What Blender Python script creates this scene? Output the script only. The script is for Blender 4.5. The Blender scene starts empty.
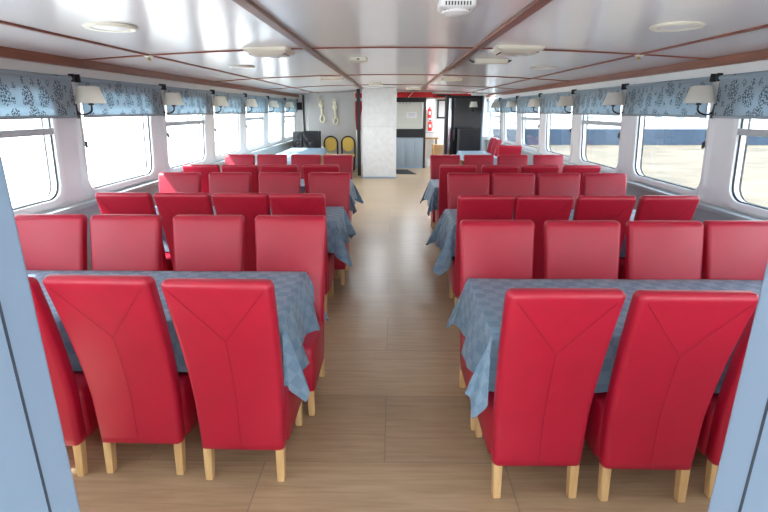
import bpy, bmesh, math, random
from mathutils import Vector, Matrix
random.seed(7)
PI = math.pi
SC = bpy.context.scene
COL = SC.collection

# ------------------------------------------------------------------ materials
def new_mat(name):
    m = bpy.data.materials.new(name); m.use_nodes = True
    nt = m.node_tree
    return m, nt, nt.nodes, nt.links, nt.nodes['Principled BSDF']

def S(h):                                    # sRGB 0..255 -> linear
    return tuple(((c/255)/12.92 if c/255 <= .04045 else ((c/255+.055)/1.055)**2.4) for c in h) + (1,)

def plain(name, rgb, rough=.5, metal=0, spec=.5, coat=0, noise=0, nscale=20, bump=0, bscale=80):
    m, nt, N, L, b = new_mat(name)
    c = S(rgb)
    b.inputs['Base Color'].default_value = c
    b.inputs['Roughness'].default_value = rough
    b.inputs['Metallic'].default_value = metal
    b.inputs['Specular IOR Level'].default_value = spec
    b.inputs['Coat Weight'].default_value = coat
    tc = N.new('ShaderNodeTexCoord')
    if noise:
        n = N.new('ShaderNodeTexNoise'); n.inputs['Scale'].default_value = nscale
        n.inputs['Detail'].default_value = 5
        L.new(tc.outputs['Object'], n.inputs['Vector'])
        r = N.new('ShaderNodeValToRGB')
        r.color_ramp.elements[0].position = .3; r.color_ramp.elements[1].position = .7
        r.color_ramp.elements[0].color = tuple(x*(1-noise) for x in c[:3])+(1,)
        r.color_ramp.elements[1].color = tuple(min(1, x*(1+noise)) for x in c[:3])+(1,)
        L.new(n.outputs['Fac'], r.inputs['Fac']); L.new(r.outputs['Color'], b.inputs['Base Color'])
    if bump:
        n2 = N.new('ShaderNodeTexNoise'); n2.inputs['Scale'].default_value = bscale
        L.new(tc.outputs['Object'], n2.inputs['Vector'])
        bp = N.new('ShaderNodeBump'); bp.inputs['Strength'].default_value = bump
        bp.inputs['Distance'].default_value = .002
        L.new(n2.outputs['Fac'], bp.inputs['Height']); L.new(bp.outputs['Normal'], b.inputs['Normal'])
    return m

def floor_mat():
    m, nt, N, L, b = new_mat('wood_plank_tile')
    tc = N.new('ShaderNodeTexCoord'); mp = N.new('ShaderNodeMapping')
    mp.inputs['Location'].default_value = (.03, -.27, 0)
    L.new(tc.outputs['Object'], mp.inputs['Vector'])
    br = N.new('ShaderNodeTexBrick'); br.offset = .5
    br.inputs['Scale'].default_value = 1; br.inputs['Brick Width'].default_value = 1.24
    br.inputs['Row Height'].default_value = .61; br.inputs['Mortar Size'].default_value = .0028
    br.inputs['Color1'].default_value = (0, 0, 0, 1); br.inputs['Color2'].default_value = (1, 1, 1, 1)
    br.inputs['Mortar'].default_value = (.5, .5, .5, 1)
    L.new(mp.outputs['Vector'], br.inputs['Vector'])
    mg = N.new('ShaderNodeMapping'); mg.inputs['Scale'].default_value = (1.6, 26, 1)
    L.new(tc.outputs['Object'], mg.inputs['Vector'])
    add = N.new('ShaderNodeVectorMath'); add.operation = 'MULTIPLY_ADD'
    L.new(br.outputs['Color'], add.inputs[0]); add.inputs[1].default_value = (9, 5, 0)
    L.new(mg.outputs['Vector'], add.inputs[2])
    ng = N.new('ShaderNodeTexNoise'); ng.inputs['Scale'].default_value = 1.5; ng.inputs['Detail'].default_value = 9
    ng.inputs['Roughness'].default_value = .62; ng.inputs['Distortion'].default_value = .5
    L.new(add.outputs['Vector'], ng.inputs['Vector'])
    r = N.new('ShaderNodeValToRGB')
    e = r.color_ramp.elements
    e[0].position = .3; e[0].color = S((157, 131, 101)); e[1].position = .76; e[1].color = S((184, 160, 130))
    k = e.new(.5); k.color = S((171, 146, 115))
    L.new(ng.outputs['Fac'], r.inputs['Fac'])
    mx = N.new('ShaderNodeMix'); mx.data_type = 'RGBA'; mx.blend_type = 'MULTIPLY'; mx.inputs[0].default_value = 1
    tone = N.new('ShaderNodeMapRange'); tone.inputs['To Min'].default_value = .88; tone.inputs['To Max'].default_value = 1.04
    L.new(br.outputs['Color'], tone.inputs['Value'])
    L.new(r.outputs['Color'], mx.inputs[6]); L.new(tone.outputs['Result'], mx.inputs[7])
    mo = N.new('ShaderNodeMix'); mo.data_type = 'RGBA'
    L.new(br.outputs['Fac'], mo.inputs[0]); L.new(mx.outputs[2], mo.inputs[6]); mo.inputs[7].default_value = S((134, 118, 102))
    L.new(mo.outputs[2], b.inputs['Base Color'])
    rr = N.new('ShaderNodeMapRange'); rr.inputs['To Min'].default_value = .27; rr.inputs['To Max'].default_value = .36
    L.new(ng.outputs['Fac'], rr.inputs['Value']); L.new(rr.outputs['Result'], b.inputs['Roughness'])
    bp = N.new('ShaderNodeBump'); bp.inputs['Strength'].default_value = .06; bp.inputs['Distance'].default_value = .003
    L.new(ng.outputs['Fac'], bp.inputs['Height']); L.new(bp.outputs['Normal'], b.inputs['Normal'])
    return m

def cloth_mat():
    m, nt, N, L, b = new_mat('damask_cloth')
    tc = N.new('ShaderNodeTexCoord')
    ch = N.new('ShaderNodeTexChecker'); ch.inputs['Scale'].default_value = 16.0
    L.new(tc.outputs['UV'], ch.inputs['Vector'])
    n = N.new('ShaderNodeTexNoise'); n.inputs['Scale'].default_value = 60; n.inputs['Detail'].default_value = 3
    L.new(tc.outputs['UV'], n.inputs['Vector'])
    a = N.new('ShaderNodeMath'); a.operation = 'MULTIPLY_ADD'; a.inputs[1].default_value = .35
    L.new(n.outputs['Fac'], a.inputs[0]); L.new(ch.outputs['Fac'], a.inputs[2])
    r = N.new('ShaderNodeValToRGB')
    r.color_ramp.elements[0].position = .1; r.color_ramp.elements[0].color = S((98, 127, 150))
    r.color_ramp.elements[1].position = 1.15; r.color_ramp.elements[1].color = S((113, 141, 162))
    L.new(a.outputs[0], r.inputs['Fac']); L.new(r.outputs['Color'], b.inputs['Base Color'])
    mr = N.new('ShaderNodeMapRange'); mr.inputs['To Min'].default_value = .62; mr.inputs['To Max'].default_value = .46
    L.new(ch.outputs['Fac'], mr.inputs['Value']); L.new(mr.outputs['Result'], b.inputs['Roughness'])
    b.inputs['Sheen Weight'].default_value = .15
    nb = N.new('ShaderNodeTexNoise'); nb.inputs['Scale'].default_value = 9; nb.inputs['Detail'].default_value = 4; nb.inputs['Distortion'].default_value = 1.2
    L.new(tc.outputs['UV'], nb.inputs['Vector'])
    bp = N.new('ShaderNodeBump'); bp.inputs['Strength'].default_value = .55; bp.inputs['Distance'].default_value = .02
    L.new(nb.outputs['Fac'], bp.inputs['Height']); L.new(bp.outputs['Normal'], b.inputs['Normal'])
    return m

def blind_mat():
    m, nt, N, L, b = new_mat('dandelion_blind_fabric')
    tc = N.new('ShaderNodeTexCoord')
    sep = N.new('ShaderNodeSeparateXYZ'); L.new(tc.outputs['Object'], sep.inputs[0])
    cmb = N.new('ShaderNodeCombineXYZ')
    L.new(sep.outputs['Y'], cmb.inputs[0]); L.new(sep.outputs['Z'], cmb.inputs[1])
    def seedheads(scale, off, rad):
        mp = N.new('ShaderNodeMapping'); mp.inputs['Location'].default_value = off
        mp.inputs['Scale'].default_value = (scale, scale*.78, 1)
        L.new(cmb.outputs[0], mp.inputs['Vector'])
        v = N.new('ShaderNodeTexVoronoi'); v.inputs['Scale'].default_value = 1; v.inputs['Randomness'].default_value = .55
        v.voronoi_dimensions = '2D'
        L.new(mp.outputs['Vector'], v.inputs['Vector'])
        c = N.new('ShaderNodeMath'); c.operation = 'LESS_THAN'; c.inputs[1].default_value = rad
        L.new(v.outputs['Distance'], c.inputs[0]); return c
    a = seedheads(5.2, (0, .35, 0), .34); a2 = seedheads(9.5, (3.3, 1.2, 0), .22)
    mxx = N.new('ShaderNodeMath'); mxx.operation = 'MAXIMUM'
    L.new(a.outputs[0], mxx.inputs[0]); L.new(a2.outputs[0], mxx.inputs[1])
    v2 = N.new('ShaderNodeTexVoronoi'); v2.voronoi_dimensions = '2D'; v2.inputs['Scale'].default_value = 58
    L.new(cmb.outputs[0], v2.inputs['Vector'])
    d = N.new('ShaderNodeMath'); d.operation = 'LESS_THAN'; d.inputs[1].default_value = .36
    L.new(v2.outputs['Distance'], d.inputs[0])
    mu = N.new('ShaderNodeMath'); mu.operation = 'MULTIPLY'
    L.new(mxx.outputs[0], mu.inputs[0]); L.new(d.outputs[0], mu.inputs[1])
    mix = N.new('ShaderNodeMix'); mix.data_type = 'RGBA'
    L.new(mu.outputs[0], mix.inputs[0])
    mix.inputs[6].default_value = S((182, 200, 210)); mix.inputs[7].default_value = S((70, 86, 106))
    L.new(mix.outputs[2], b.inputs['Base Color']); b.inputs['Roughness'].default_value = .8
    tr = N.new('ShaderNodeBsdfTranslucent'); L.new(mix.outputs[2], tr.inputs['Color'])
    ms = N.new('ShaderNodeMixShader'); ms.inputs[0].default_value = .42
    L.new(b.outputs[0], ms.inputs[1]); L.new(tr.outputs[0], ms.inputs[2])
    L.new(ms.outputs[0], N['Material Output'].inputs['Surface'])
    return m

def glass_mat():
    m, nt, N, L, b = new_mat('window_glass')
    N.remove(b)
    t = N.new('ShaderNodeBsdfTransparent'); t.inputs['Color'].default_value = (.95, .97, .97, 1)
    g = N.new('ShaderNodeBsdfGlossy'); g.inputs['Roughness'].default_value = .02
    lw = N.new('ShaderNodeLayerWeight'); pw = N.new('ShaderNodeMath'); pw.operation = 'POWER'; pw.inputs[1].default_value = 5
    L.new(lw.outputs['Facing'], pw.inputs[0])
    fr = N.new('ShaderNodeMath'); fr.operation = 'MULTIPLY_ADD'; fr.inputs[1].default_value = .5; fr.inputs[2].default_value = .02
    L.new(pw.outputs[0], fr.inputs[0])
    ms = N.new('ShaderNodeMixShader')
    L.new(fr.outputs[0], ms.inputs[0]); L.new(t.outputs[0], ms.inputs[1]); L.new(g.outputs[0], ms.inputs[2])
    L.new(ms.outputs[0], N['Material Output'].inputs['Surface'])
    return m

def shade_mat():
    m, nt, N, L, b = new_mat('cream_lampshade')
    b.inputs['Base Color'].default_value = S((250, 250, 246)); b.inputs['Roughness'].default_value = .85
    tr = N.new('ShaderNodeBsdfTranslucent'); tr.inputs['Color'].default_value = S((240, 238, 230))
    ms = N.new('ShaderNodeMixShader'); ms.inputs[0].default_value = .6
    L.new(b.outputs[0], ms.inputs[1]); L.new(tr.outputs[0], ms.inputs[2])
    L.new(ms.outputs[0], N['Material Output'].inputs['Surface'])
    return m

def wood_mat(name, dark, light, scale=(3, 3, 60), rough=.4):
    m, nt, N, L, b = new_mat(name)
    tc = N.new('ShaderNodeTexCoord'); mp = N.new('ShaderNodeMapping'); mp.inputs['Scale'].default_value = scale
    L.new(tc.outputs['Object'], mp.inputs['Vector'])
    n = N.new('ShaderNodeTexNoise'); n.inputs['Scale'].default_value = 1; n.inputs['Detail'].default_value = 6
    L.new(mp.outputs['Vector'], n.inputs['Vector'])
    r = N.new('ShaderNodeValToRGB'); r.color_ramp.elements[0].position = .3; r.color_ramp.elements[1].position = .7
    r.color_ramp.elements[0].color = S(dark); r.color_ramp.elements[1].color = S(light)
    L.new(n.outputs['Fac'], r.inputs['Fac']); L.new(r.outputs['Color'], b.inputs['Base Color'])
    b.inputs['Roughness'].default_value = rough
    return m

M = {}
M['leather'] = plain('red_leather', (171, 9, 46), rough=.44, spec=.6, noise=.06, nscale=6, bump=.12, bscale=160)
M['stitch'] = plain('dark_red_thread', (140, 14, 36), rough=.6)
M['leg'] = wood_mat('honey_wood', (196, 158, 106), (220, 186, 134), (40, 40, 4), .4)
M['cloth'] = cloth_mat()
M['paleclothe'] = plain('pale_blue_cloth', (146, 170, 188), rough=.5)
M['tablewood'] = wood_mat('table_wood', (150, 112, 70), (184, 146, 96), (30, 30, 4), .45)
M['floor'] = floor_mat()
M['ceiling'] = plain('gloss_white_panel', (236, 236, 238), rough=.19, spec=.55, noise=.012, nscale=2)
M['white'] = plain('white_paint', (238, 240, 240), rough=.45)
M['wallgrey'] = plain('pale_grey_laminate', (178, 186, 190), rough=.4)
M['frame'] = plain('window_white_paint', (234, 237, 240), rough=.35)
M['gasket'] = plain('dark_rubber_gasket', (58, 62, 68), rough=.5)
M['beam'] = wood_mat('mahogany_trim', (112, 62, 42), (142, 84, 58), (20, 2, 20), .35)
M['beamgrey'] = wood_mat('worn_brown_beam', (112, 84, 72), (140, 108, 94), (20, 2, 20), .35)
M['seam'] = wood_mat('red_brown_seam', (118, 66, 52), (146, 86, 66), (2, 20, 20), .4)
M['glass'] = glass_mat()
M['blind'] = blind_mat()
M['alu'] = plain('grey_bottom_bar', (140, 148, 156), rough=.4, metal=.3)
M['shade'] = shade_mat()
M['iron'] = plain('black_iron', (32, 32, 36), rough=.45)
M['bulb'] = plain('unlit_bulb', (235, 235, 225), rough=.3)
M['jamb'] = plain('blue_grey_door_frame', (124, 146, 168), rough=.4)
M['jambline'] = plain('dark_joint', (50, 60, 72), rough=.6)
M['column'] = plain('white_marbled_laminate', (228, 231, 232), rough=.4, noise=.06, nscale=9)
M['bluebase'] = plain('pale_blue_base', (150, 172, 196), rough=.5)
M['black'] = plain('black_lacquer', (22, 24, 30), rough=.2, spec=.6)
M['blackmat'] = plain('black_matte', (30, 32, 36), rough=.6)
M['cloth_grille'] = plain('speaker_grille', (40, 44, 50), rough=.8, bump=.5, bscale=300)
M['greypanel'] = plain('grey_partition', (184, 184, 184), rough=.6, noise=.03, nscale=3)
M['rope'] = plain('cream_rope', (236, 230, 206), rough=.85, bump=.6, bscale=220)
M['yellow'] = plain('yellow_upholstery', (232, 198, 100), rough=.7)
M['darkframe'] = plain('dark_brown_metal', (60, 46, 38), rough=.4)
M['red'] = plain('red_canvas', (206, 22, 32), rough=.6)
M['redgloss'] = plain('extinguisher_red', (206, 26, 26), rough=.3)
M['barpanel'] = plain('blue_grey_board', (158, 172, 184), rough=.45)
M['board'] = plain('cream_shutter', (222, 222, 212), rough=.5)
M['paper'] = plain('white_paper', (240, 240, 242), rough=.7)
M['ink'] = plain('grey_ink', (150, 150, 165), rough=.7)
M['fixture'] = plain('cream_plastic', (230, 228, 212), rough=.4)
M['fixwhite'] = plain('white_plastic', (236, 238, 240), rough=.35)
M['slot'] = plain('dark_slot', (70, 74, 80), rough=.6)
M['chrome'] = plain('brushed_chrome', (205, 212, 220), rough=.15, metal=1)
M['brass'] = plain('brass', (190, 160, 90), rough=.3, metal=1)
M['brownbox'] = plain('brown_cardboard', (186, 146, 104), rough=.8)
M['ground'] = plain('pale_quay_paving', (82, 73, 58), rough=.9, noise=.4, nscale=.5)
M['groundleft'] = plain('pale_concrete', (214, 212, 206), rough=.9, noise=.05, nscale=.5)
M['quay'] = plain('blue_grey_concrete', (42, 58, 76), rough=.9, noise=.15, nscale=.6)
M['rail'] = plain('white_railing', (214, 220, 226), rough=.5)
M['building'] = plain('pale_facade', (206, 208, 210), rough=.9)
M['pane'] = plain('dark_pane', (96, 112, 130), rough=.15)

# ------------------------------------------------------------------ mesh helpers
def obj(name, bm, m, parent=None, smooth=True, loc=None, angle=40):
    me = bpy.data.meshes.new(name)
    bmesh.ops.recalc_face_normals(bm, faces=bm.faces)
    bm.to_mesh(me); bm.free()
    if smooth:
        me.shade_smooth()
        me.set_sharp_from_angle(angle=math.radians(angle))
    me.materials.append(M[m] if isinstance(m, str) else m)
    o = bpy.data.objects.new(name, me); COL.objects.link(o)
    if smooth and len(me.polygons) < 200:
        wnm = o.modifiers.new('weighted_normal', 'WEIGHTED_NORMAL'); wnm.keep_sharp = True
    if parent: o.parent = parent
    if loc: o.location = loc
    return o

def tag(o, label, cat, group=None):
    o['label'] = label; o['category'] = cat
    if group: o['group'] = group
    return o

def thing(name, label, cat, loc=(0, 0, 0), rz=0, group=None):
    o = bpy.data.objects.new(name, None); COL.objects.link(o)
    o.empty_display_size = .1
    o.location = loc; o.rotation_euler = (0, 0, rz)
    return tag(o, label, cat, group)

def struct(name, bm, m, parent=None, smooth=False):
    o = obj(name, bm, m, parent, smooth=smooth)
    if parent is None: o['kind'] = 'structure'
    return o

def copy_tree(o, label, loc, rz, group=None):
    r = o.copy(); COL.objects.link(r); r.location = loc; r.rotation_euler = (0, 0, rz); r['label'] = label
    if group: r['group'] = group
    for ch in list(o.children):
        c = ch.copy(); COL.objects.link(c); c.parent = r
        for g in list(ch.children):
            d = g.copy(); COL.objects.link(d); d.parent = c
    return r

def BM(): return bmesh.new()

def box(bm, x0, x1, y0, y1, z0, z1, bev=0, seg=2):
    t = BM()
    bmesh.ops.create_cube(t, size=1)
    for v in t.verts:
        v.co = Vector(((x0+x1)/2+v.co.x*(x1-x0), (y0+y1)/2+v.co.y*(y1-y0), (z0+z1)/2+v.co.z*(z1-z0)))
    if bev: bmesh.ops.bevel(t, geom=t.edges[:], offset=bev, segments=seg, profile=.5, affect='EDGES')
    join(bm, t); return bm

def join(bm, t, mat=None):
    if mat: t.transform(mat)
    me = bpy.data.meshes.new('tmp'); t.to_mesh(me); t.free()
    bm.from_mesh(me); bpy.data.meshes.remove(me)

def bx(*a, **k): return box(BM(), *a, **k)

def loft(bm, rings, cap0=True, cap1=True, closed=True):
    vs = [[bm.verts.new(p) for p in r] for r in rings]
    n = len(vs[0])
    for a, b in zip(vs, vs[1:]):
        for i in range(n if closed else n-1):
            j = (i+1) % n
            bm.faces.new((a[i], a[j], b[j], b[i]))
    if cap0: bm.faces.new(vs[0][::-1])
    if cap1: bm.faces.new(vs[-1])
    return bm

def tube(bm, pts, r, n=8, closed=False):
    pts = [Vector(p) for p in pts]; rings = []
    up = Vector((0, 0, 1)); prev = None
    for i, p in enumerate(pts):
        if closed: t = pts[(i+1) % len(pts)]-pts[i-1]
        else: t = pts[min(i+1, len(pts)-1)]-pts[max(i-1, 0)]
        t.normalize()
        if prev is None:
            a = up if abs(t.z) < .9 else Vector((1, 0, 0))
            u = t.cross(a).normalized()
        else:
            u = (prev - t*prev.dot(t)).normalized()
        prev = u; w = t.cross(u)
        rr = r[i] if isinstance(r, (list, tuple)) else r
        rings.append([p+(u*math.cos(2*PI*k/n)+w*math.sin(2*PI*k/n))*rr for k in range(n)])
    if closed: rings.append(rings[0])
    if closed:
        vs = [[bm.verts.new(q) for q in rg] for rg in rings[:-1]]
        for i in range(len(vs)):
            a, b = vs[i], vs[(i+1) % len(vs)]
            for k in range(n):
                bm.faces.new((a[k], a[(k+1) % n], b[(k+1) % n], b[k]))
    else: loft(bm, rings)
    return bm

def lathe(bm, prof, n=24, c=(0, 0, 0), cap=True):
    rings = [[Vector((c[0]+r*math.cos(2*PI*k/n), c[1]+r*math.sin(2*PI*k/n), c[2]+z)) for k in range(n)] for r, z in prof]
    return loft(bm, rings, cap, cap)

def rrect(w, d, r, n=4):                      # rounded rectangle centred, ccw
    out = []
    for cx, cy, a0 in ((w/2-r, d/2-r, 0), (-w/2+r, d/2-r, 90), (-w/2+r, -d/2+r, 180), (w/2-r, -d/2+r, 270)):
        for k in range(n+1):
            a = math.radians(a0+90*k/n); out.append((cx+r*math.cos(a), cy+r*math.sin(a)))
    return out

# ------------------------------------------------------------------ camera (eye height in a doorway)
th = math.atan(146/485); yaw = math.atan(8/485*math.cos(th))
cam = bpy.data.objects.new('camera', bpy.data.cameras.new('camera')); COL.objects.link(cam)
cam.location = (0, 0, 1.75); cam.rotation_euler = (PI/2-th, 0, yaw)
cam.data.sensor_width = 36; cam.data.lens = 485/768*36; cam.data.clip_start = .02; cam.data.clip_end = 500
SC.camera = cam

# ------------------------------------------------------------------ room shell
def ceil_z(x): return 2.30-.0125*x*x
YB = 16.8                                       # end of the saloon
struct('floor', bx(-3.15, 3.15, -.6, 19.2, -.06, 0), 'floor')
bm = BM(); rings = []
xs = [-3.15+6.3*i/36 for i in range(37)]
for y in (.2, 19.2):
    rings.append([(x, y, ceil_z(x)) for x in xs]+[(x, y, ceil_z(x)+.05) for x in reversed(xs)])
loft(bm, rings); struct('ceiling', bm, 'ceiling', smooth=True)

# transverse seams and lengthwise beams on the ceiling
def arch_strip(y0, y1, drop, x0=-2.9, x1=2.9):
    bm = BM(); xs = [x0+(x1-x0)*i/32 for i in range(33)]
    loft(bm, [[(x, y, ceil_z(x)+.002) for x in xs]+[(x, y, ceil_z(x)-drop) for x in reversed(xs)] for y in (y0, y1)])
    return bm
n_trim = [0]
def trim(bm, m, smooth=False):
    n_trim[0] += 1
    return struct('trim_%d' % n_trim[0], bm, m, smooth=smooth)
for y in (1.3, 4.77, 8.3, 11.5, 14.7): trim(arch_strip(y-.014, y+.014, .012), 'seam')
for s in (-1, 1):
    x = s*.765; z = ceil_z(x)
    bm = bx(x-.036, x+.036, .56, 15.2, z-.022, z+.003, bev=.006)
    trim(bm, 'beamgrey' if s < 0 else 'beam')
    x = s*2.24; z = ceil_z(x); trim(bx(x-.016, x+.016, .56, 15.6, z-.014, z+.006), 'seam')
    # cornice along the wall
    trim(bx(min(s*2.86, s*2.99), max(s*2.86, s*2.99), .56, YB, 2.125, 2.205, bev=.008), 'beam')

# gaps (posts) between the windows, metres from the door
GAP = [1.06, 2.88, 4.68, 6.46, 8.24, 10.07, 11.90, 13.76, 15.62]
def wx(z): return 3.0-.06*(z-.95)               # the window band leans in a little
def wall_profile(s, y0, y1, z0, z1, t=.10):
    bm = BM()
    pts = [(s*wx(z0), z0), (s*wx(z1), z1), (s*(wx(z1)+t), z1), (s*(wx(z0)+t), z0)]
    return loft(bm, [[(p[0], y, p[1]) for p in pts] for y in (y0, y1)])
wn = 0
for s, side in ((-1, 'left'), (1, 'right')):
    bm = BM()
    box(bm, min(s*3.0, s*3.1), max(s*3.0, s*3.1), .45, YB+2.4, 0, .90)
    box(bm, min(s*2.9, s*3.1), max(s*2.9, s*3.1), 18.7, YB+2.4, .9, 2.3)
    join(bm, wall_profile(s, .45, YB+2.4, 1.96, 2.34))
    join(bm, wall_profile(s, .45, GAP[0], .9, 1.96)); join(bm, wall_profile(s, GAP[-1], 16.2, .9, 1.96))  # wall left open beyond this, an added opening to light the galley
    o = struct('wall_'+side, bm, 'white')
    trim(bx(min(s*2.975, s*3.0), max(s*2.975, s*3.0), .56, 15.6, 0.0, .86), 'wallgrey')
    trim(bx(min(s*2.90, s*3.01), max(s*2.90, s*3.01), .56, 15.6, .86, .905, bev=.008), 'wallgrey')
    trim(bx(min(s*2.955, s*2.975), max(s*2.955, s*2.975), .56, 15.6, 0, .09, bev=.004), 'bluebase')
    for i in range(len(GAP)-1):
        wn += 1
        a, b = GAP[i], GAP[i+1]
        y0, y1, z0, z1 = a-.03, b-.03, .90, 1.965     # module
        g0, g1, h0, h1 = a+.06, b-.36, .985, 1.92     # clear opening
        def P(y, z, off): return (s*(wx(z)+off), y, z)
        R = .13; n = 6
        inner = []
        for cy, cz, a0 in ((g1-R, h1-R, 0), (g0+R, h1-R, 90), (g0+R, h0+R, 180), (g1-R, h0+R, 270)):
            for k in range(n+1):
                q = math.radians(a0+90*k/n); inner.append((cy+R*math.cos(q), cz+R*math.sin(q)))
        outer = []
        cy, cz = (g0+g1)/2, (h0+h1)/2
        for c, (oy, oz) in enumerate(((y1, z1), (y0, z1), (y0, z0), (y1, z0))):
            for k in range(n+1):
                f = k/n
                # spread along the two sides meeting at this corner
                iy, iz = inner[c*(n+1)+k]
                if c == 0: p = (y1, iz) if f < .5 else (iy, z1)
                if c == 1: p = (iy, z1) if f < .5 else (y0, iz)
                if c == 2: p = (y0, iz) if f < .5 else (iy, z0)
                if c == 3: p = (iy, z0) if f < .5 else (y1, iz)
                if k == n//2: p = (oy, oz)
                outer.append(p)
        def ring(pts, off): return [P(p[0], p[1], off) for p in pts]
        def grow(d): return [((p[0]-cy)*(1+d/((g1-g0)/2))+cy, (p[1]-cz)*(1+d/((h1-h0)/2))+cz) for p in inner]
        bm = BM()
        loft(bm, [ring(inner, .07), ring(inner, -.012), ring(grow(.02), -.024), ring(grow(.055), -.024), ring(grow(.068), -.006), ring(outer, 0), ring(outer, .09), ring(inner, .09)], False, False)
        w = struct('window_%d' % wn, bm, 'frame', smooth=True)
        bm = BM(); loft(bm, [ring(grow(.002), .008), ring(grow(-.010), .008), ring(grow(-.013), .012), ring(grow(-.013), .019), ring(grow(.002), .019)], False, False)
        obj('window_gasket', bm, 'gasket', w)
        bm = BM(); loft(bm, [ring(grow(-.012), .020), ring(grow(-.012), .024)]); obj('window_pane', bm, 'glass', w, smooth=False)
        if i % 2 == 1:
            bm = BM(); loft(bm, [[P(y, z, f) for z, f in ((1.545, -.01), (1.6, -.01), (1.6, .035), (1.545, .035))] for y in (g0, g1)])
            obj('sash_bar', bm, 'wallgrey', w, smooth=False)
            bm = BM(); tube(bm, [P((g0+g1)/2, 1.60, -.02), P((g0+g1)/2, 1.66, -.02)], .009); obj('sash_catch', bm, 'iron', w)

# front wall with the open doorway the photo is taken from
bm = BM()
for s in (-1, 1):
    x0, x1 = sorted((s*.50, s*3.1))
    box(bm, x0, x1, .45, .55, 0, .95); box(bm, x0, x1, .45, .55, 1.95, 2.34)
    box(bm, *sorted((s*.5, s*.75)), .45, .55, .95, 1.95); box(bm, *sorted((s*2.75, s*3.1)), .45, .55, .95, 1.95)  # unseen side openings added to let daylight onto the near chairs
box(bm, -.5, .5, .45, .55, 2.12, 2.34)
struct('wall_front', bm, 'white')
bm = BM()
for s in (-1, 1):
    box(bm, *sorted((s*.45, s*.51)), .28, .565, 0, 2.12, bev=.006)
box(bm, -.45, .45, .28, .565, 2.06, 2.12, bev=.006)
d = struct('door_1', bm, 'jamb')
bm = BM()
for s in (-1, 1): box(bm, *sorted((s*.4493, s*.4503)), .508, .512, 0, 2.06)
obj('frame_joint', bm, 'jambline', d, smooth=False)

trim(bx(-3.1, 3.1, -2.6, .45, 2.32, 2.40), 'white')  # unseen roof added behind the doorway to keep sun off the jambs
for s in (-1, 1): trim(bx(*sorted((s*1.3, s*1.38)), -2.6, .45, 0, 2.32), 'white')  # unseen side walls added to cut the light entering by the doorway
# end bulkhead
YE = 15.65
bm = BM()
box(bm, -3.1, -1.14, YE, YE+.08, 0, 2.33); box(bm, -1.14, .98, YE+.55, YE+.63, 0, 2.33)
box(bm, .98, 1.75, YE, YE+.08, 2.07, 2.33); box(bm, 1.75, 3.1, YE, YE+.08, 0, 2.33)
struct('wall_back', bm, 'white')
bm = BM(); box(bm, -3.1, 3.1, 18.9, 19.0, 0, 2.34); struct('wall_galley', bm, 'white')
trim(bx(-2.755, -2.705, YE-.06, YE, 0, 2.2, bev=.005), 'darkframe')
# galley porthole-like window
wn += 1
bm = BM(); x0, x1, z0, z1 = 1.68, 2.15, 1.45, 2.12
box(bm, x0, x0+.05, 18.82, 18.9, z0, z1); box(bm, x1-.05, x1, 18.82, 18.9, z0, z1)
box(bm, x0, x1, 18.82, 18.9, z0, z0+.05); box(bm, x0, x1, 18.82, 18.9, z1-.05, z1)
w = struct('window_%d' % wn, bm, 'iron')
obj('window_pane', bx(x0+.05, x1-.05, 18.86, 18.88, z0+.05, z1-.05), 'fixwhite', w, smooth=False)

# ------------------------------------------------------------------ dining chairs
def yr(z):                                    # rear face of the backrest
    return 0 if z < .42 else -.135*((z-.42)/.68)**1.45
def wback(z): return .405+.055*max(0, min(1, (z-.18)/.92))
def chair():
    t = thing('dining_chair', '', 'chair')
    TH = .078
    rings = []
    zs = [.18+.92*i/22 for i in range(22)]
    def rng(z, w, th, r=.026):
        y0 = yr(z); bow = .010
        return [(x, y0+TH/2+y-(bow*(1-(2*x/w)**2) if y < 0 else -.004*(1-(2*x/w)**2)), z) for x, y in rrect(w, th, min(r, th/2-.002), 5)]
    rings.append(rng(.18, wback(.18)-.012, TH-.012, .018))
    rings.append(rng(.186, wback(.186), TH))
    for z in zs[1:]:
        if z < 1.055: rings.append(rng(z, wback(z), TH))
    rr = .034
    for k in range(6):
        a = k/5*PI/2*.97
        z = 1.066+rr*math.sin(a); q = 1-math.cos(a)
        rings.append(rng(z, wback(z)-2*rr*q*.8, TH-2*rr*q*.95, max(.006, .026*(1-q))))
    bm = BM(); loft(bm, rings); obj('backrest', bm, 'leather', t, angle=60)
    # seat: upholstered box with a crowned cushion
    rings = []
    def sr(z, gx, gy, r): return [(x*1.0, .285+y, z) for x, y in rrect(.418-gx, .43-gy, r, 5)]
    rings += [sr(.18, .012, .012, .02), sr(.186, 0, 0, .026), sr(.30, 0, 0, .028), sr(.40, -.004, -.004, .03)]
    for k in range(1, 6):
        a = k/5*PI/2*.95; rings.append(sr(.43+.035*math.sin(a), .09*(1-math.cos(a)), .09*(1-math.cos(a)), .035))
    rings += [sr(.471, .16, .16, .04), sr(.474, .28, .28, .03)]
    bm = BM(); loft(bm, rings); obj('seat', bm, 'leather', t, angle=60)
    for sx in (-1, 1):
        for y, rake in ((.035, -.022), (.455, .0)):
            bm = BM(); cx = sx*.178
            rings = []
            for z, h, dy in ((0, .016, rake), (.004, .0185, rake), (.19, .0215, 0)):
                rings.append([(cx+x, y+dy+yy, z) for x, yy in rrect(2*h, 2*h, .004, 2)])
            loft(bm, rings); obj('leg', bm, 'leg', t, angle=30)
    bm = BM()
    def onback(x, z):
        return (x, yr(z)-.010*(1-(2*x/wback(z))**2)-.0005, z)
    tube(bm, [onback(0, .20+.60*i/14) for i in range(15)], .0012, 5)
    for s in (-1, 1): tube(bm, [onback(s*.195*f, .80+.255*f) for f in [i/8 for i in range(9)]], .0012, 5)
    obj('stitching', bm, 'stitch', t)
    return t
proto = chair(); used = [False]
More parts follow.
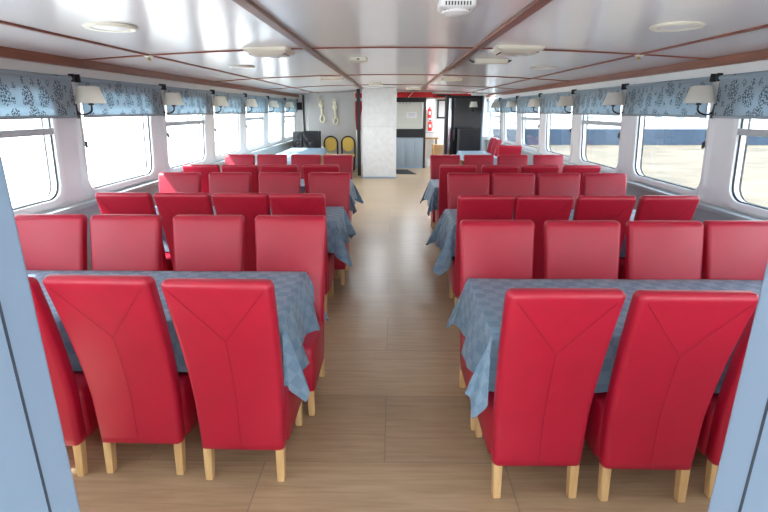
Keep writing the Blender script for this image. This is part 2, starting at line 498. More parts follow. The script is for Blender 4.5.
def place(x, y, rz, label, group):
    if not used[0]:
        used[0] = True; proto.location = (x, y, 0); proto.rotation_euler = (0, 0, rz); proto['label'] = label; proto['group'] = group
        return proto
    return copy_tree(proto, label, (x, y, 0), rz, group)

POS = ['at the aisle end', 'second from the aisle', 'third from the aisle', 'at the window end']
ORD = {1: 'nearest', 2: 'second', 3: 'third'}
rows = [  # side, table, near?, rear-foot y, x centres from the aisle outwards
 ('left', 1, True, [1.965, 1.995, 1.975], [-.715, -1.23, -1.72]),
 ('left', 1, False, 2.975, [-.65, -1.18, -1.72, -2.22]),
 ('left', 2, True, 4.02, [-.77, -1.24, -1.72, -2.21]),
 ('left', 2, False, 5.21, [-.68, -1.22, -1.76, -2.31]),
 ('left', 3, True, 6.17, [-.88, -1.40, -1.89, -2.38]),
 ('left', 3, False, 7.42, [-.82, -1.31, -1.83, -2.32]),
 ('right', 1, True, [1.87, 1.85, 1.87], [.678, 1.175, 1.69]),
 ('right', 1, False, 2.845, [.65, 1.17, 1.67, 2.15]),
 ('right', 2, True, 3.945, [.76, 1.22, 1.71, 2.21]),
 ('right', 2, False, 5.19, [.83, 1.31, 1.80, 2.29]),
 ('right', 3, True, 6.17, [.82, 1.34, 1.83, 2.34]),
 ('right', 3, False, 7.42, [.81, 1.32, 1.83, 2.37]),
]
for side, tn, near, ys, xs_ in rows:
    for i, x in enumerate(xs_):
        y = ys[i] if isinstance(ys, list) else ys
        pos = POS[i]
        if len(xs_) == 3 and i == 2: pos = 'third from the aisle'
        lab = 'red leather dining chair, %s side of %s table on the %s, %s' % ('near' if near else 'far', ORD[tn], side, pos)
        y += random.uniform(-.012, .012)
        rz = (0 if near else PI)+random.uniform(-.02, .02)
        c = place(x, y, rz, lab, 'red chairs along the %s side tables' % side)
        c.scale.z = .986 if near and tn == 1 else 1
g = 'red chairs at the farthest right table'
place(2.32, 9.85, 0, 'red leather dining chair with its back to us at head of farthest right table', g)
place(2.44, 11.85, PI/2, 'red leather chair side on at farthest right table, nearer one by the windows', g)
place(2.47, 12.55, PI/2, 'red leather chair side on at farthest right table, farther one by the windows', g)

# ------------------------------------------------------------------ tables and cloths
def cloth_bm(x0, x1, y0, y1, ov, seed, zt=.772, ovx=None):
    rnd = random.Random(seed); ph = [rnd.uniform(0, 6.28) for _ in range(8)]
    bm = BM(); uvl = bm.loops.layers.uv.new('UVMap')
    def axis(a, b, ov=ov):
        n = max(6, int((b-a)/.05)); m = 12
        return [a-ov*(1-i/m) for i in range(m)]+[a+(b-a)*i/n for i in range(n+1)]+[b+ov*(i+1)/m for i in range(m)]
    ax, ay = axis(x0, x1, ovx or ov), axis(y0, y1); r = .012
    grid = []; flat = {}
    for v in ay:
        row = []
        for u in ax:
            ex = u-max(x0, min(x1, u)); ey = v-max(y0, min(y1, v))
            px, py = u-ex, v-ey; dd = math.hypot(ex, ey)
            if dd < 1e-6: p = (u, v, zt+.0015*math.sin(9*u+ph[0])*math.sin(11*v+ph[1]))
            else:
                nx, ny = ex/dd, ey/dd
                corner = 2*abs(nx*ny)
                if abs(ny) < 1e-6: s = v*1.0; fl = .16
                elif abs(nx) < 1e-6: s = u*1.0; fl = .05
                else: s = 0; fl = .0
                fl = .16*nx*nx+.05*ny*ny+.22*corner
                ang = math.atan2(ny, nx)
                wav = -.004+.030*math.sin(13*s+ph[2])+.012*math.sin(31*s+ph[3]) if corner < 1e-6 else 0
                # folds falling from each corner
                wav += corner*(.035*math.sin(6*ang+ph[4])+.02*math.sin(11*ang+ph[5]))
                if abs(nx) < 1e-6: wav = max(-.012, wav*.5)
                q = dd/ov
                out = fl*dd + wav*q
                sd = math.sqrt(max(0, 1-min(.75, fl)**2))
                out = max(out, .004*min(1, q*6))
                z = zt - max(0, dd*sd - .004)
                tw = corner*.03*q*math.sin(5*ang+ph[6])
                p = (px+nx*(out+.004)-ny*tw, py+ny*(out+.004)+nx*tw, z)
            vert = bm.verts.new(p); flat[vert] = (u, v); row.append(vert)
        grid.append(row)
    for j in range(len(ay)-1):
        for i in range(len(ax)-1):
            f = bm.faces.new((grid[j][i], grid[j][i+1], grid[j+1][i+1], grid[j+1][i]))
            for lp in f.loops: lp[uvl].uv = flat[lp.vert]
    return bm

def table(x0, x1, y0, y1, label, clabel, seed, m='cloth', ov=.295, ovx=None):
    cx, cy = (x0+x1)/2, (y0+y1)/2
    t = thing('dining_table', label, 'table', (cx, cy, 0), 0, 'cloth covered dining tables')
    hx, hy = (x1-x0)/2, (y1-y0)/2
    obj('tabletop', bx(-hx+.004, hx-.004, -hy+.004, hy-.004, .732, .767, bev=.004), 'tablewood', t)
    bm = BM()
    for sy in (-1, 1): box(bm, -hx+.10, hx-.10, sy*(hy-.085)-.01, sy*(hy-.085)+.01, .64, .722)
    for sx in (-1, 1): box(bm, sx*(hx-.11)-.01, sx*(hx-.11)+.01, -hy+.09, hy-.09, .64, .722)
    obj('apron', bm, 'tablewood', t, smooth=False)
    for sx in (-1, 1):
        for sy in (-1, 1):
            bm = BM(); ccx, ccy = sx*(hx-.085), sy*(hy-.085)
            loft(bm, [[(ccx+x, ccy+y, z) for x, y in rrect(2*h, 2*h, .005, 2)] for z, h in ((0, .022), (.722, .029))])
            obj('leg', bm, 'tablewood', t, angle=30)
    c = obj('tablecloth', cloth_bm(-hx, hx, -hy, hy, ov, seed, ovx=ovx), m, None, angle=180, loc=(cx, cy, 0))
    tag(c, clabel, 'tablecloth', 'tablecloths')
    return t
B = 'blue grey checked damask tablecloth on the %s %s table'
T = 'wooden legged dining table under the blue grey cloth, %s on the %s'
table(-2.60, -.535, 2.17, 2.90, T % ('nearest', 'left'), B % ('nearest', 'left'), 1, 'cloth', .295, .335)
table(-2.60, -.51, 4.32, 5.06, T % ('second from the camera', 'left'), B % ('second', 'left'), 2, 'cloth', .29, .31)
table(-2.62, -.59, 6.44, 7.18, T % ('third from the camera', 'left'), B % ('third', 'left'), 3)
table(.465, 2.58, 2.04, 2.785, T % ('nearest', 'right'), B % ('nearest', 'right'), 4, 'cloth', .295, .31)
table(.55, 2.60, 4.20, 4.94, T % ('second from the camera', 'right'), B % ('second', 'right'), 5, 'cloth', .29, .36)
table(.57, 2.64, 6.40, 7.18, T % ('third from the camera', 'right'), B % ('third', 'right'), 6)
table(-2.68, -1.86, 9.75, 11.42, 'dining table under pale cloth, front one of two in the far left corner', 'pale blue tablecloth on the front table in the far left corner', 7, 'paleclothe', .12)
table(-2.68, -1.80, 11.50, 13.30, 'dining table under pale cloth, farther one beside the left speakers', 'pale blue tablecloth on the farther left table beside the speakers', 8, 'paleclothe', .12)
table(1.66, 2.30, 10.50, 12.40, 'dining table under pale cloth in front of the tall right speaker', 'pale blue tablecloth in front of the tall right speaker', 9, 'paleclothe', .14)

# ------------------------------------------------------------------ roller blinds and wall lamps
WHERE = ['nearest the camera', 'second from the camera', 'third from the camera', 'fourth from the camera', 'fifth from the camera', 'sixth from the camera', 'farthest from the camera']
for s, side in ((-1, 'left'), (1, 'right')):
    for k in range(1, 8):
        a, b = GAP[k]+.055, GAP[k+1]-.055
        y = (a+b)/2; L_ = b-a
        t = thing('roller_blind', 'half lowered blue grey blind with dandelion print, %s on the %s wall' % (WHERE[k-1], side), 'blind', (s*2.915, y, 1.68), 0, 'roller blinds on the %s wall' % side)
        bm = BM(); box(bm, -.003, .003, -L_/2, L_/2, .02, .36); obj('blind_fabric', bm, 'blind', t, smooth=False)
        obj('bottom_bar', bx(-.009, .009, -L_/2, L_/2, 0, .024, bev=.003), 'alu', t)
        bm = BM(); tube(bm, [(0, -L_/2, .345), (0, L_/2, .345)], .020, 12); obj('roller', bm, 'blind', t)
        for e in (-1, 1):
            bm = BM(); box(bm, -.03, .03, e*(L_/2+.012)-.008, e*(L_/2+.012)+.008, .315, .385, bev=.005)
            obj('bracket', bm, 'iron', t)

def lamp_tree(label, loc, s, group):
    # local: wall is at +x, room towards -x (mirrored with s)
    t = thing('wall_lamp', label, 'lamp', loc, 0, group)
    w = s
    obj('wall_plate', bx(*sorted((w*.135, w*.15)), -.02, .02, -.19, -.06, bev=.004), 'iron', t)
    pts = []
    for i in range(15):
        f = i/14; ang = PI*f
        pts.append((w*(.07+.07*math.cos(ang)), .005*math.sin(3*ang), -.125-.045*math.sin(ang)+(.03*f)))
    pts.append((0, 0, -.07)); pts.append((0, 0, -.04))
    bm = BM(); tube(bm, pts, .0085, 8); obj('arm', bm, 'iron', t)
    bm = BM(); lathe(bm, [(.006, -.075), (.026, -.07), (.018, -.05), (.016, .0)], 14); obj('lamp_holder', bm, 'iron', t)
    bm = BM(); lathe(bm, [(.012, .0), (.024, .03), (.03, .055), (.022, .08), (.005, .092)], 14); obj('bulb', bm, 'bulb', t)
    bm = BM()
    lathe(bm, [(.128, -.055), (.084, .095), (.0815, .095), (.1255, -.055), (.128, -.055)], 32, cap=False); obj('lamp_shade', bm, 'shade', t, angle=50)
    bm = BM()
    for q in range(3):
        an = q*2*PI/3+.5; tube(bm, [(.013*math.cos(an), .013*math.sin(an), -.01), (.106*math.cos(an), .106*math.sin(an), .02)], .002, 5)
    obj('shade_carrier', bm, 'iron', t)
    # flex hanging down the post with an inline switch
    zz = -.16; pts = [(w*.14, .0, zz)]
    for i in range(1, 13):
        f = i/12; pts.append((w*(.142+.01*math.sin(f*PI)), .06*math.sin(f*PI*.9)+.015*math.sin(9*f), zz-.30*math.sin(f*PI*.62)))
    bm = BM(); tube(bm, pts, .0035, 6); obj('flex', bm, 'iron', t)
    e = pts[7]; bm = BM(); lathe(bm, [(.003, -.035), (.011, -.028), (.012, .02), (.004, .032)], 10, c=(e[0]-w*.012, e[1], e[2])); obj('flex_switch', bm, 'iron', t)
    return t
LP = [4.68, 6.46, 8.24, 10.05, 11.95, 13.78]
LW = WHERE[:5]+['farthest from the camera']
for s, side in ((-1, 'left'), (1, 'right')):
    for k, y in enumerate(LP):
        lamp_tree('cream shaded wall lamp on black curled arm, %s on the %s wall' % (LW[k], side), (s*2.795, y, 1.865), s, 'wall lamps on the %s wall' % side)
lamp_tree('small white shaded wall lamp high on the black cabinet', (2.15, 13.28, 1.87), 0.0001, 'lamp on the black cabinet') if False else None

# ------------------------------------------------------------------ ceiling fittings
def downlight(x, y, label):
    z = ceil_z(x); t = thing('ceiling_downlight', label, 'ceiling light', (x, y, z), 0, 'round recessed ceiling lights')
    bm = BM(); lathe(bm, [(.16, .004), (.16, -.006), (.145, -.016), (.115, -.012), (.112, .003)], 36, cap=False); obj('rim', bm, 'fixture', t)
    bm = BM(); lathe(bm, [(.113, .001), (.113, -.006), (.07, -.014), (.001, -.016)], 36); obj('diffuser', bm, 'fixwhite', t)
downlight(-1.80, 3.36, 'round white recessed ceiling light at the near left')
downlight(1.80, 3.38, 'round white recessed ceiling light at the near right')
downlight(-1.84, 6.3, 'round white recessed ceiling light, second one on the left')
downlight(1.88, 6.45, 'round white recessed ceiling light, second one on the right')

def vent_cover(x, y, label):
    z = ceil_z(x); t = thing('ceiling_vent', label, 'vent', (x, y, z), 0, 'wide white ceiling vents')
    rings = []
    for zz, w, dd in ((.01, .42, .36), (-.018, .42, .36), (-.030, .40, .34), (-.055, .30, .24), (-.062, .22, .17)):
        rings.append([(px_, py_, zz) for px_, py_ in rrect(w, dd, .04, 5)])
    bm = BM(); loft(bm, rings); obj('cover', bm, 'fixture', t)
    bm = BM()
    for i in range(7): box(bm, -.17+i*.02, -.16+i*.02, -.10, .10, -.053, -.046-.0)
    for i in range(6): box(bm, .135, .165, -.12+i*.04, -.10+i*.04, -.052, -.04)
    obj('grille', bm, 'slot', t, smooth=False)
    bm = BM(); lathe(bm, [(.05, -.058), (.05, -.068), (.04, -.073)], 20, c=(.04, 0, 0)); obj('cap', bm, 'fixwhite', t)
vent_cover(-1.13, 4.80, 'wide shallow white ceiling vent left of the brown beam')
vent_cover(1.12, 4.72, 'wide shallow white ceiling vent right of the brown beam')

def alarm(x, y, w, d_, h_, label, name, cat, slots, group=None, mat='fixture'):
    z = ceil_z(x); t = thing(name, label, cat, (x, y, z), 0, group)
    rings = [[(a, b, zz) for a, b in rrect(w-g_, d_-g_, .02, 4)] for zz, g_ in ((.005, 0), (-h_*.7, 0), (-h_, .03))]
    bm = BM(); loft(bm, rings); obj('housing', bm, mat, t)
    bm = BM()
    if slots > 1:
        for i in range(slots):
            for j in range(4):
                xx = -w*.33+w*.66*i/(slots-1); yy = -d_*.3+d_*.15*j
                box(bm, xx-.004, xx+.004, yy-.008, yy+.008, -h_-.0015, -h_+.003)
        for i in range(slots):
            xx = -w*.33+w*.66*i/(slots-1); box(bm, xx-.004, xx+.004, -d_/2-.0015, -d_/2+.003, -h_*.66, -h_*.25)
    else: box(bm, -.014, .014, -d_/2-.002, -d_/2+.004, -h_*.55, -h_*.25)
    obj('grille', bm, 'slot', t, smooth=False)
    return t
t = alarm(.34, 2.86, .19, .17, .045, 'white perforated ventilation box on the ceiling nearest the camera', 'ceiling_ventilator', 'vent', 9, None, 'fixwhite')
bm = BM(); lathe(bm, [(.075, -.035), (.075, -.054), (.055, -.064), (.001, -.066)], 24); obj('round_grille', bm, 'fixwhite', t)
alarm(-.37, 5.72, .19, .13, .045, 'small cream box with dark slot on the ceiling panel', 'ceiling_sensor', 'sensor', 1)

def strip(x, y, w, label, ends=True):
    z = ceil_z(x); t = thing('strip_light', label, 'ceiling light', (x, y, z), 0, 'flat strip lights on the ceiling')
    obj('lamp_body', bx(-w/2, w/2, -.06, .06, -.045, .012, bev=.010), 'fixture', t)
    if ends:
        for s in (-1, 1):
            bm = BM(); tube(bm, [(s*(w/2-.005), 0, -.03), (s*(w/2+.03), .02, -.016), (s*(w/2+.05), .03, -.004)], .010, 8); obj('end_clip', bm, 'iron', t)
def fill_light(x, y, watts, w=.34):  # added fill light under a strip, brightens the dark far end
    a = bpy.data.lights.new('added_fill', 'AREA'); a.shape = 'RECTANGLE'; a.size = w; a.size_y = .1; a.energy = watts; a.color = (.86, .94, 1)
    o = bpy.data.objects.new('added_fill', a); COL.objects.link(o); o.location = (x, y, ceil_z(x)-.05)
fill_light(1.05, 9.1, 5); fill_light(-1.04, 8.85, 5); fill_light(-.35, 11.0, 8); fill_light(.55, 13.2, 10); fill_light(1.6, 17.0, 7); fill_light(2.6, 14.9, 6)
strip(1.6, 17.0, .36, 'added cream strip light on the galley ceiling beyond the doorway', False)  # strip added to brighten the galley
strip(2.6, 14.9, .36, 'added cream strip light in the far right corner', False)  # strip added to brighten the wall beside the black cabinet
strip(1.09, 5.78, .36, 'cream strip light with black end clips behind the right ceiling vent')
strip(1.05, 9.1, .36, 'cream strip light farther back right of the brown beam', False)
strip(-1.04, 8.85, .36, 'cream strip light farther back left of the brown beam', False)
strip(-.35, 11.0, .30, 'small cream strip light on the ceiling before the white column', False)
strip(.55, 13.2, .36, 'cream strip light on the ceiling near the bar', False)
for s, side in ((-1, 'left'), (1, 'right')):
    z = ceil_z(2.24)
    t = thing('sprinkler_head', 'small brass sprinkler where the %s ceiling seams cross' % side, 'sprinkler', (s*2.24, 4.77, z-.012), 0, 'sprinklers on the ceiling')
    bm = BM(); lathe(bm, [(.038, .004), (.038, -.006), (.02, -.012), (.001, -.012)], 20); obj('plate', bm, 'fixture', t)
    bm = BM(); lathe(bm, [(.011, -.010), (.011, -.03), (.02, -.034), (.02, -.038), (.001, -.038)], 14); obj('nozzle', bm, 'brass', t)

# ------------------------------------------------------------------ far end
t = thing('column', 'broad white marbled column at the end of the aisle', 'column', (-.33, 13.5, 0))
obj('shaft', bx(-.445, .445, -.42, .42, .03, 1.33, bev=.004), 'column', t)
obj('shaft', bx(-.445, .445, -.42, 0.42, 1.336, 2.297, bev=.004), 'column', t)
obj('joint_strip', bx(-.44, .44, -.415, .415, 1.328, 1.338), 'wallgrey', t, smooth=False)
obj('base', bx(-.46, .46, -.435, .435, 0, .035, bev=.004), 'bluebase', t)

t = thing('partition', 'grey partition with knotted ropes on it behind the left speakers', 'partition', (-1.86, 15.52, 0))
bm = BM()
for pts in (([(-.71, -.03, .02), (-.71, -.03, 2.25), (.70, -.03, 2.26), (.80, -.03, .02)], [(-.71, .03, .02), (-.71, .03, 2.25), (.70, .03, 2.26), (.80, .03, .02)]),): loft(bm, list(pts))
obj('panel', bm, 'greypanel', t, smooth=False)
obj('skirting', bx(-.73, .82, -.045, -.03, 0, .1, bev=.003), 'wallgrey', t)

def bellrope(x, ztop, label, lean):
    t = thing('knotted_rope', label, 'rope ornament', (x, 15.46, ztop), 0, 'knotted rope ornaments')
    bm = BM()
    tube(bm, [(.035*math.cos(a), 0, -.04+.045*math.sin(a)) for a in [2*PI*i/18 for i in range(18)]], .014, 8, closed=True); obj('top_loop', bm, 'rope', t)
    bm = BM()
    for ph in (0, PI):
        pts = []
        for i in range(50):
            f = i/49; z = -.08-.46*f
            bulge = .016+.05*math.exp(-((f-.33)/.10)**2)+.02*math.exp(-((f-.02)/.05)**2)
            pts.append((lean*f+bulge*math.cos(ph+14*f), .018*math.sin(ph+14*f), z))
        tube(bm, pts, .026, 8)
    obj('twisted_cord', bm, 'rope', t)
    bm = BM()
    for i in range(3): tube(bm, [(lean*.33+.05*math.cos(a), .035*math.sin(a+.6*i), -.235+.018*(i-1)*2+.02*math.cos(a*2+i)) for a in [2*PI*k/20 for k in range(20)]], .026, 8, closed=True)
    obj('knot', bm, 'rope', t)
    bm = BM()
    tube(bm, [(lean+.065*math.cos(a), 0, -.64+.10*math.sin(a)) for a in [2*PI*i/24 for i in range(24)]], .028, 8, closed=True); obj('bottom_loop', bm, 'rope', t)
bellrope(-2.18, 2.13, 'cream knotted rope ornament on grey partition, left and higher one', .05)
bellrope(-1.75, 2.06, 'cream knotted rope ornament on grey partition, right and lower one', .02)

def speaker(x, y, w, d_, h_, label, rz=0, cones=((.42, .14), (.78, .05))):
    t = thing('loudspeaker', label, 'speaker', (x, y, 0), rz, None)
    obj('cabinet', bx(-w/2, w/2, -d_/2, d_/2, 0, h_, bev=.012), 'blackmat', t)
    obj('grille', bx(-w/2+.03, w/2-.03, -d_/2-.012, -d_/2+.004, .04, h_-.04, bev=.006), 'cloth_grille', t)
    for f, r in cones:
        bm = BM(); tube(bm, [(r*math.cos(a), -d_/2-.014, h_*f+r*math.sin(a)) for a in [2*PI*i/28 for i in range(28)]], .010, 8, closed=True); obj('cone_ring', bm, 'blackmat', t)
        bm = BM(); lathe(bm, [(r*.85, 0), (r*.5, -.004), (r*.3, .006), (.001, .009)], 24)
        bm.transform(Matrix.Translation((0, -d_/2-.014, h_*f)) @ Matrix.Rotation(PI/2, 4, 'X')); obj('cone', bm, 'blackmat', t)
speaker(-2.30, 14.35, .46, .40, 1.17, 'black floor speaker beside the grey partition at far left', 0, ((.70, .15), (.9, .04)))
speaker(-2.72, 14.55, .30, .34, 1.14, 'narrow black speaker against the left wall beside the wider one', 0, ((.72, .10), (.9, .03)))
speaker(1.985, 12.95, .53, .40, 1.28, 'tall black floor speaker in front of the black cabinet on right', 0, ((.42, .19), (.80, .07)))
t = tag(obj('wall_speaker', bx(-.07, .07, -.06, .06, -.11, .11, bev=.01), 'blackmat', loc=(-2.84, 15.55, 1.86)), 'small black wall speaker at the far end of the left windows', 'speaker')

def banquet(x, y, label):
    t = thing('banquet_chair', label, 'chair', (x, y, 0), 0, 'yellow banquet chairs')
    pts = []
    for i in range(33):                       # tall arched back frame
        a = PI*i/32; pts.append((.20*math.cos(a), -.0, .79+.20*math.sin(a)))
    pts = [(.17, .02, 0), (.19, .02, .45)]+pts+[(-.19, .02, .45), (-.17, .02, 0)]
    bm = BM(); tube(bm, pts, .024, 8); obj('back_frame', bm, 'darkframe', t)
    bm = BM(); n = 32; rings = []
    for yy, sc in ((-.022, .86), (-.030, .93), (-.012, 1), (.012, 1), (.03, .93), (.036, .86)):
        rr_ = []
        for k in range(n):
            a = 2*PI*k/n; hx = .172*sc; hz = .205*sc
            sx_ = math.copysign(abs(math.cos(a))**.8, math.cos(a)); sz_ = math.copysign(abs(math.sin(a))**.8, math.sin(a))
            rr_.append((hx*sx_*(1+.06*sz_), yy, .765+hz*sz_))
        rings.append(rr_)
    bm = BM(); loft(bm, rings); obj('back_pad', bm, 'yellow', t)
    bm = BM(); loft(bm, [[(a, -.22+b, z) for a, b in rrect(.40-g_, .40-g_, .05, 5)] for z, g_ in ((.42, .02), (.43, 0), (.475, 0), (.49, .05))]); obj('seat', bm, 'yellow', t)
    for s in (-1, 1):
        bm = BM(); tube(bm, [(s*.165, -.39, .43), (s*.175, -.41, 0)], .014, 8); obj('front_leg', bm, 'darkframe', t)
    bm = BM(); tube(bm, [(-.17, -.39, .41), (.17, -.39, .41)], .012, 8)
    for s in (-1, 1): tube(bm, [(s*.17, -.39, .41), (s*.185, .02, .41)], .012, 8)
    obj('seat_rail', bm, 'darkframe', t)
banquet(-1.83, 14.9, 'yellow oval backed banquet chair before the grey partition, left one')
banquet(-1.31, 14.9, 'yellow oval backed banquet chair before the grey partition, right one next to column')

# hanging red cloth with a white band in the gap beside the column
bm = BM(); rings = []
for i in range(20):
    f = i/19; z = 2.26-1.12*f; wl = .20-.10*f
    rings.append([(-1.10+wl*u+.02*math.sin(7*f), 15.9+.03*math.sin(9*u+5*f)+o_, z) for o_ in (0,) for u in [(-1+2*k/12) for k in range(13)]]
                 + [(-1.10+wl*u+.02*math.sin(7*f), 15.908+.03*math.sin(9*u+5*f), z) for u in [(1-2*k/12) for k in range(13)]])
loft(bm, rings)
t = tag(obj('hanging_cloth', bm, 'red'), 'red hanging cloth with a white band left of the white column', 'cloth')
bm = BM(); rings = []
for i in range(4):
    f = .13+.09*i/3; z = 2.26-1.12*f; wl = .203-.10*f
    rings.append([(-1.10+wl*u+.02*math.sin(7*f), 15.896+.03*math.sin(9*u+5*f), z) for u in [(-1+2*k/12) for k in range(13)]]
                 + [(-1.10+wl*u+.02*math.sin(7*f), 15.912+.03*math.sin(9*u+5*f), z) for u in [(1-2*k/12) for k in range(13)]])
loft(bm, rings); obj('white_band', bm, 'paper', t)
# black strip standing in for the shade in the gap left of the column
tag(obj('post', bx(-.045, .045, -.05, .05, 0, 2.29, bev=.005), 'blackmat', loc=(-.90, 13.62, 0)), 'black strip for the dark gap at the left side of the white column', 'post')

# bar front, shutter and fascia
YC = 15.42
t = thing('bar_counter', 'blue grey panelled bar counter with a black top band', 'counter', (.39, YC, 0))
bm = BM()
for i in range(4): box(bm, -.58+.29*i+.004, -.58+.29*(i+1)-.004, 0, .02, .06, .94, bev=.003)
obj('front_panel', bm, 'barpanel', t)
obj('counter_body', bx(-.58, .58, .02, .5, 0, .94), 'wallgrey', t, smooth=False)
obj('black_band', bx(-.60, .60, -.03, .52, .94, 1.19, bev=.006), 'blackmat', t)
obj('plinth', bx(-.58, .58, .005, .03, 0, .06), 'bluebase', t, smooth=False)
t = thing('roller_shutter', 'closed cream shutter above the bar counter', 'shutter', (.36, YC+.06, 1.19))
bm = BM()
for i in range(10): box(bm, -.52, .53, 0, .03, .0+.079*i, .079*i+.077, bev=.004)
obj('shutter_slats', bm, 'board', t)
for i in range(4):
    bm = BM(); lathe(bm, [(.013, 0), (.013, .012), (.001, .013)], 12)
    bm.transform(Matrix.Translation((-.12+.10*i, .002, .74)) @ Matrix.Rotation(PI/2, 4, 'X')); obj('stud', bm, 'iron', t)
t = tag(obj('notice', bx(-.16, .16, -.003, 0, -.085, .085), 'paper', loc=(.60, YC+.058, 1.60), smooth=False), 'white paper notice taped to the closed cream shutter', 'notice')
bm = BM()
for i, wd in enumerate((.20, .24, .16)): box(bm, -wd/2, wd/2, -.0042, -.003, .04-.035*i, .048-.035*i)
obj('printed_lines', bm, 'ink', t, smooth=False)
tag(obj('lintel', bx(-.55, .62, -.04, .30, 1.98, 2.115, bev=.005), 'blackmat', loc=(.36, YC, 0)), 'black lintel over the cream bar shutter', 'lintel')
tag(obj('door_post', bx(-.04, .04, -.05, .12, 0, 2.12, bev=.004), 'darkframe', loc=(1.00, YC+.08, 0)), 'dark post between the bar shutter and the galley doorway', 'post')
bm = BM(); box(bm, -.75, .30, 0, .12, 2.115, 2.262, bev=.03)
t = thing('red_awning', 'rolled red awning running above the bar and galley doorway', 'awning', (.9, 15.22, 0))
obj('awning_roll', bm, 'red', t)
obj('awning_roll', bx(.30, 1.46, .01, .11, 2.10, 2.215, bev=.03), 'red', t)
obj('dark_strip', bx(.42, .86, .002, .012, 2.13, 2.19), 'blackmat', t, smooth=False)  # dark strip on the thinner roll
bm = BM(); tube(bm, [(-.42, -.01, 2.10), (-.33, -.03, 2.20), (-.28, -.01, 2.26)], .008, 6); obj('tie_cord', bm, 'paper', t)

# dark flat wedge on the floor at the foot of the bar
bm = BM(); loft(bm, [[(-.26, -.30, z0), (.34, -.38, z0), (.10, .36, z1), (-.26, .36, z1)] for z0, z1 in ((0, 0), (.012, .05))])
tag(obj('floor_mat', bm, 'blackmat', loc=(.36, 14.25, 0), smooth=False), 'dark flat wedge on the floor between the column and the bar', 'mat')

# galley: extinguishers, box, bags, bucket
def extinguisher(x, z, label):
    t = thing('fire_extinguisher', label, 'fire extinguisher', (x, 17.45, z), 0, 'red fire extinguishers')
    bm = BM(); lathe(bm, [(.001, 0), (.065, .005), (.075, .03), (.075, .27), (.06, .31), (.025, .33), (.025, .345), (.001, .345)], 20); obj('cylinder', bm, 'redgloss', t)
    bm = BM(); box(bm, -.022, .022, -.02, .02, .34, .38, bev=.004); box(bm, -.012, .012, -.10, .03, .375, .392, bev=.003); obj('valve', bm, 'iron', t)
    bm = BM(); tube(bm, [(.02, 0, .36), (.08, -.01, .34), (.098, -.02, .25), (.09, -.02, .10)], .010, 8); obj('hose', bm, 'iron', t)
    obj('instruction_label', bx(-.035, .035, -.079, -.071, .12, .22, bev=.002), 'board', t)
    obj('wall_bracket', bx(-.03, .03, .07, .16, .10, .25), 'iron', t, smooth=False)
bm = BM(); box(bm, .98, 1.48, 17.60, 17.68, 0, 2.27); struct('wall_pantry', bm, 'white')
extinguisher(1.30, 1.48, 'red fire extinguisher hung on the pale galley wall, upper one')
extinguisher(1.32, 1.05, 'red fire extinguisher below the other one in the galley doorway')
t = thing('side_bench', 'low wooden bench inside the galley doorway', 'bench', (1.30, 17.35, 0))
obj('bench_top', bx(-.28, .30, -.22, .22, .80, .84, bev=.005), 'tablewood', t)
for sx in (-1, 1):
    for sy in (-1, 1): obj('leg', bx(sx*.24-.02, sx*.24+.02, sy*.18-.02, sy*.18+.02, 0, .80), 'tablewood', t, smooth=False)
t = thing('storage_box', 'white lidded box on the bench below the extinguishers', 'box', (1.27, 17.28, .84))
obj('box_body', bx(-.16, .16, -.12, .12, 0, .16, bev=.01), 'fixwhite', t); obj('lid', bx(-.17, .17, -.13, .13, .16, .19, bev=.006), 'wallgrey', t)
t = thing('cardboard_box', 'brown cardboard box on the floor below the galley bench', 'box', (1.56, 16.95, 0), .3)
obj('carton', bx(-.15, .15, -.15, .15, 0, .62, bev=.004), 'brownbox', t); obj('tape', bx(-.155, .155, -.025, .025, .50, .623), 'yellow', t, smooth=False)
t = thing('bucket', 'white bucket on the floor at the galley doorway', 'bucket', (1.12, 15.85, 0))
bm = BM(); lathe(bm, [(.001, 0), (.10, 0), (.125, .24), (.132, .25), (.12, .25), (.096, .012), (.001, .012)], 24); obj('pail', bm, 'fixwhite', t)
bm = BM(); tube(bm, [(.13*math.cos(a), -.05*math.sin(a), .24-.02*math.sin(a)) for a in [PI*i/12 for i in range(13)]], .004, 6); obj('handle', bm, 'chrome', t)

# black cabinet with a glass door; the chrome strip stands in for a reflection
t = thing('display_cabinet', 'tall black glossy cabinet right of the galley doorway', 'cabinet', (1.96, 13.75, 0))
obj('carcass', bx(-.50, .50, -.12, .30, 0, 2.12, bev=.006), 'blackmat', t)
dr = obj('door', bx(-.30, .44, -.145, -.12, .08, 2.06, bev=.004), 'black', t)
bm = BM(); box(bm, -.28, -.265, -.175, -.145, .95, 1.25, bev=.004); obj('handle', bm, 'chrome', dr)
obj('reflection_strip', bx(-.44, -.36, -.15, -.12, .02, 2.05, bev=.012), 'chrome', t)
obj('side_trim', bx(.455, .49, -.15, -.12, .02, 2.10, bev=.004), 'jamb', t)
# lamp on its front
t = thing('wall_lamp', 'small white shaded lamp fixed high on the black cabinet', 'lamp', (2.16, 13.48, 1.88))
bm = BM(); lathe(bm, [(.11, -.06), (.08, .08), (.078, .08), (.108, -.06), (.11, -.06)], 28, cap=False); obj('lamp_shade', bm, 'shade', t, angle=50)
bm = BM(); tube(bm, [(0, 0, .03), (0, 0, -.09), (0, .06, -.12), (0, .125, -.10)], .009, 8); obj('arm', bm, 'iron', t)
obj('wall_plate', bx(-.03, .03, .11, .125, -.16, -.05, bev=.004), 'iron', t)
trim(bx(2.47, 2.98, YE-.02, YE, 0, .95), 'wallgrey')

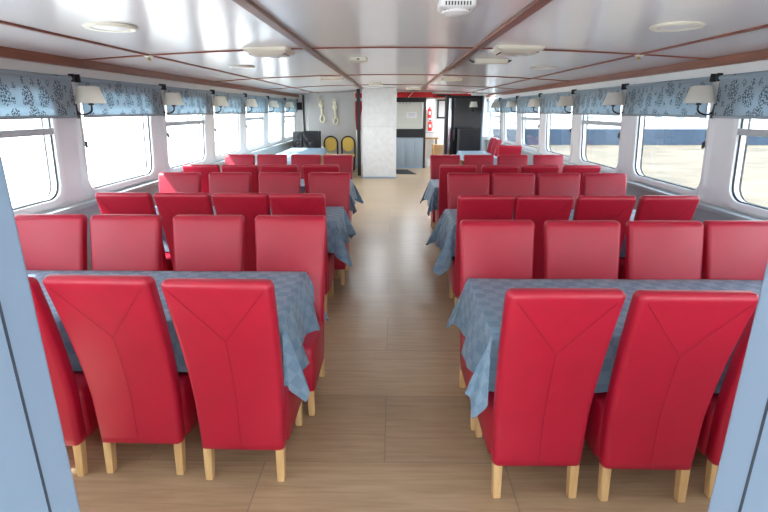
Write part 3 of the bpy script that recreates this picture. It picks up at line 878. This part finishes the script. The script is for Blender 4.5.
# ------------------------------------------------------------------ outside
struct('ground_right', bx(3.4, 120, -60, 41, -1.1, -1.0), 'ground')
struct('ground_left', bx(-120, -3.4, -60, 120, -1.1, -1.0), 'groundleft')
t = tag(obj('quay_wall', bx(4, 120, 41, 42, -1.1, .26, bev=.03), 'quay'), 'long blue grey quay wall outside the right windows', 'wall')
t = thing('guard_rail', 'white railing on the quay wall outside the right windows', 'railing', (4, 41.4, .26))
for i, z in enumerate((.35, .72, 1.05)):
    bm = BM(); tube(bm, [(0, 0, z), (116, 0, z)], .05, 8); obj('rail', bm, 'rail', t)
for i in range(24):
    bm = BM(); tube(bm, [(1+i*3.0, 0, 0), (1+i*3.0, 0, 1.05)], .05, 8); obj('rail_post', bm, 'rail', t)
for i, (x, y, w, d_, h_, lab) in enumerate([(9, 95, 26, 12, 7, 'long low pale building far outside the right windows, nearest the bow'),
        (48, 90, 30, 12, 10, 'tall pale building far outside the right windows'), (92, 85, 30, 12, 8, 'pale flat roofed building far outside at the right edge')]):
    t = thing('building', lab, 'building', (x, y, -1), 0, 'pale buildings beyond the quay')
    obj('facade', bx(-w/2, w/2, 0, d_, 0, h_), 'building', t, smooth=False)
    obj('roof', bx(-w/2-.3, w/2+.3, -.3, d_+.3, h_, h_+.4), 'rail', t, smooth=False)
    for k in range(int(w/4)):
        for fl in range(int(h_/3.2)):
            xx = -w/2+2+k*4; obj('window', bx(xx-.7, xx+.7, -.05, .02, 1.2+3.1*fl, 2.7+3.1*fl), 'pane', t, smooth=False)
struct('ground_far', bx(-120, 120, 42, 160, -1.1, -.9), 'groundleft')

# ------------------------------------------------------------------ light
W = bpy.data.worlds.new('World'); SC.world = W; W.use_nodes = True
nt = W.node_tree; bg = nt.nodes['Background']
tc = nt.nodes.new('ShaderNodeTexCoord'); sp = nt.nodes.new('ShaderNodeSeparateXYZ'); nt.links.new(tc.outputs['Generated'], sp.inputs[0])
rp = nt.nodes.new('ShaderNodeValToRGB'); nt.links.new(sp.outputs['Z'], rp.inputs['Fac'])
rp.color_ramp.elements[0].position = 0; rp.color_ramp.elements[0].color = (1.0, 1.0, 1.0, 1)
rp.color_ramp.elements[1].position = .7; rp.color_ramp.elements[1].color = (.62, .80, 1.0, 1)
nt.links.new(rp.outputs['Color'], bg.inputs['Color']); bg.inputs['Strength'].default_value = 1.6
sun = bpy.data.objects.new('sun', bpy.data.lights.new('sun', 'SUN')); COL.objects.link(sun)
sun.data.energy = 4.5; sun.data.angle = math.radians(1.5); sun.data.color = (1, .95, .88)
dirv = Vector((.68, .28, -.92)).normalized()
sun.rotation_euler = dirv.to_track_quat('-Z', 'Y').to_euler()
for s in (-1, 1):                              # sampling portals in the window openings (they emit nothing of their own)
    for i in range(len(GAP)-1):
        a = bpy.data.lights.new('window_portal', 'AREA'); a.shape = 'RECTANGLE'
        a.size = 1.0; a.size_y = GAP[i+1]-GAP[i]-.4; a.cycles.is_portal = True
        o = bpy.data.objects.new('window_portal', a); COL.objects.link(o)
        o.location = (s*3.12, (GAP[i]+GAP[i+1])/2-.15, 1.45); o.rotation_euler = (0, s*PI/2, 0)

SC.view_settings.view_transform = 'Standard'; SC.view_settings.look = 'None'
SC.view_settings.gamma = 1; SC.view_settings.use_curve_mapping = False
SC.view_settings.exposure = 2.12
SC.cycles.use_denoising = True
SC.cycles.max_bounces = 10; SC.cycles.diffuse_bounces = 6; SC.cycles.transparent_max_bounces = 16
SC.cycles.sample_clamp_indirect = 8
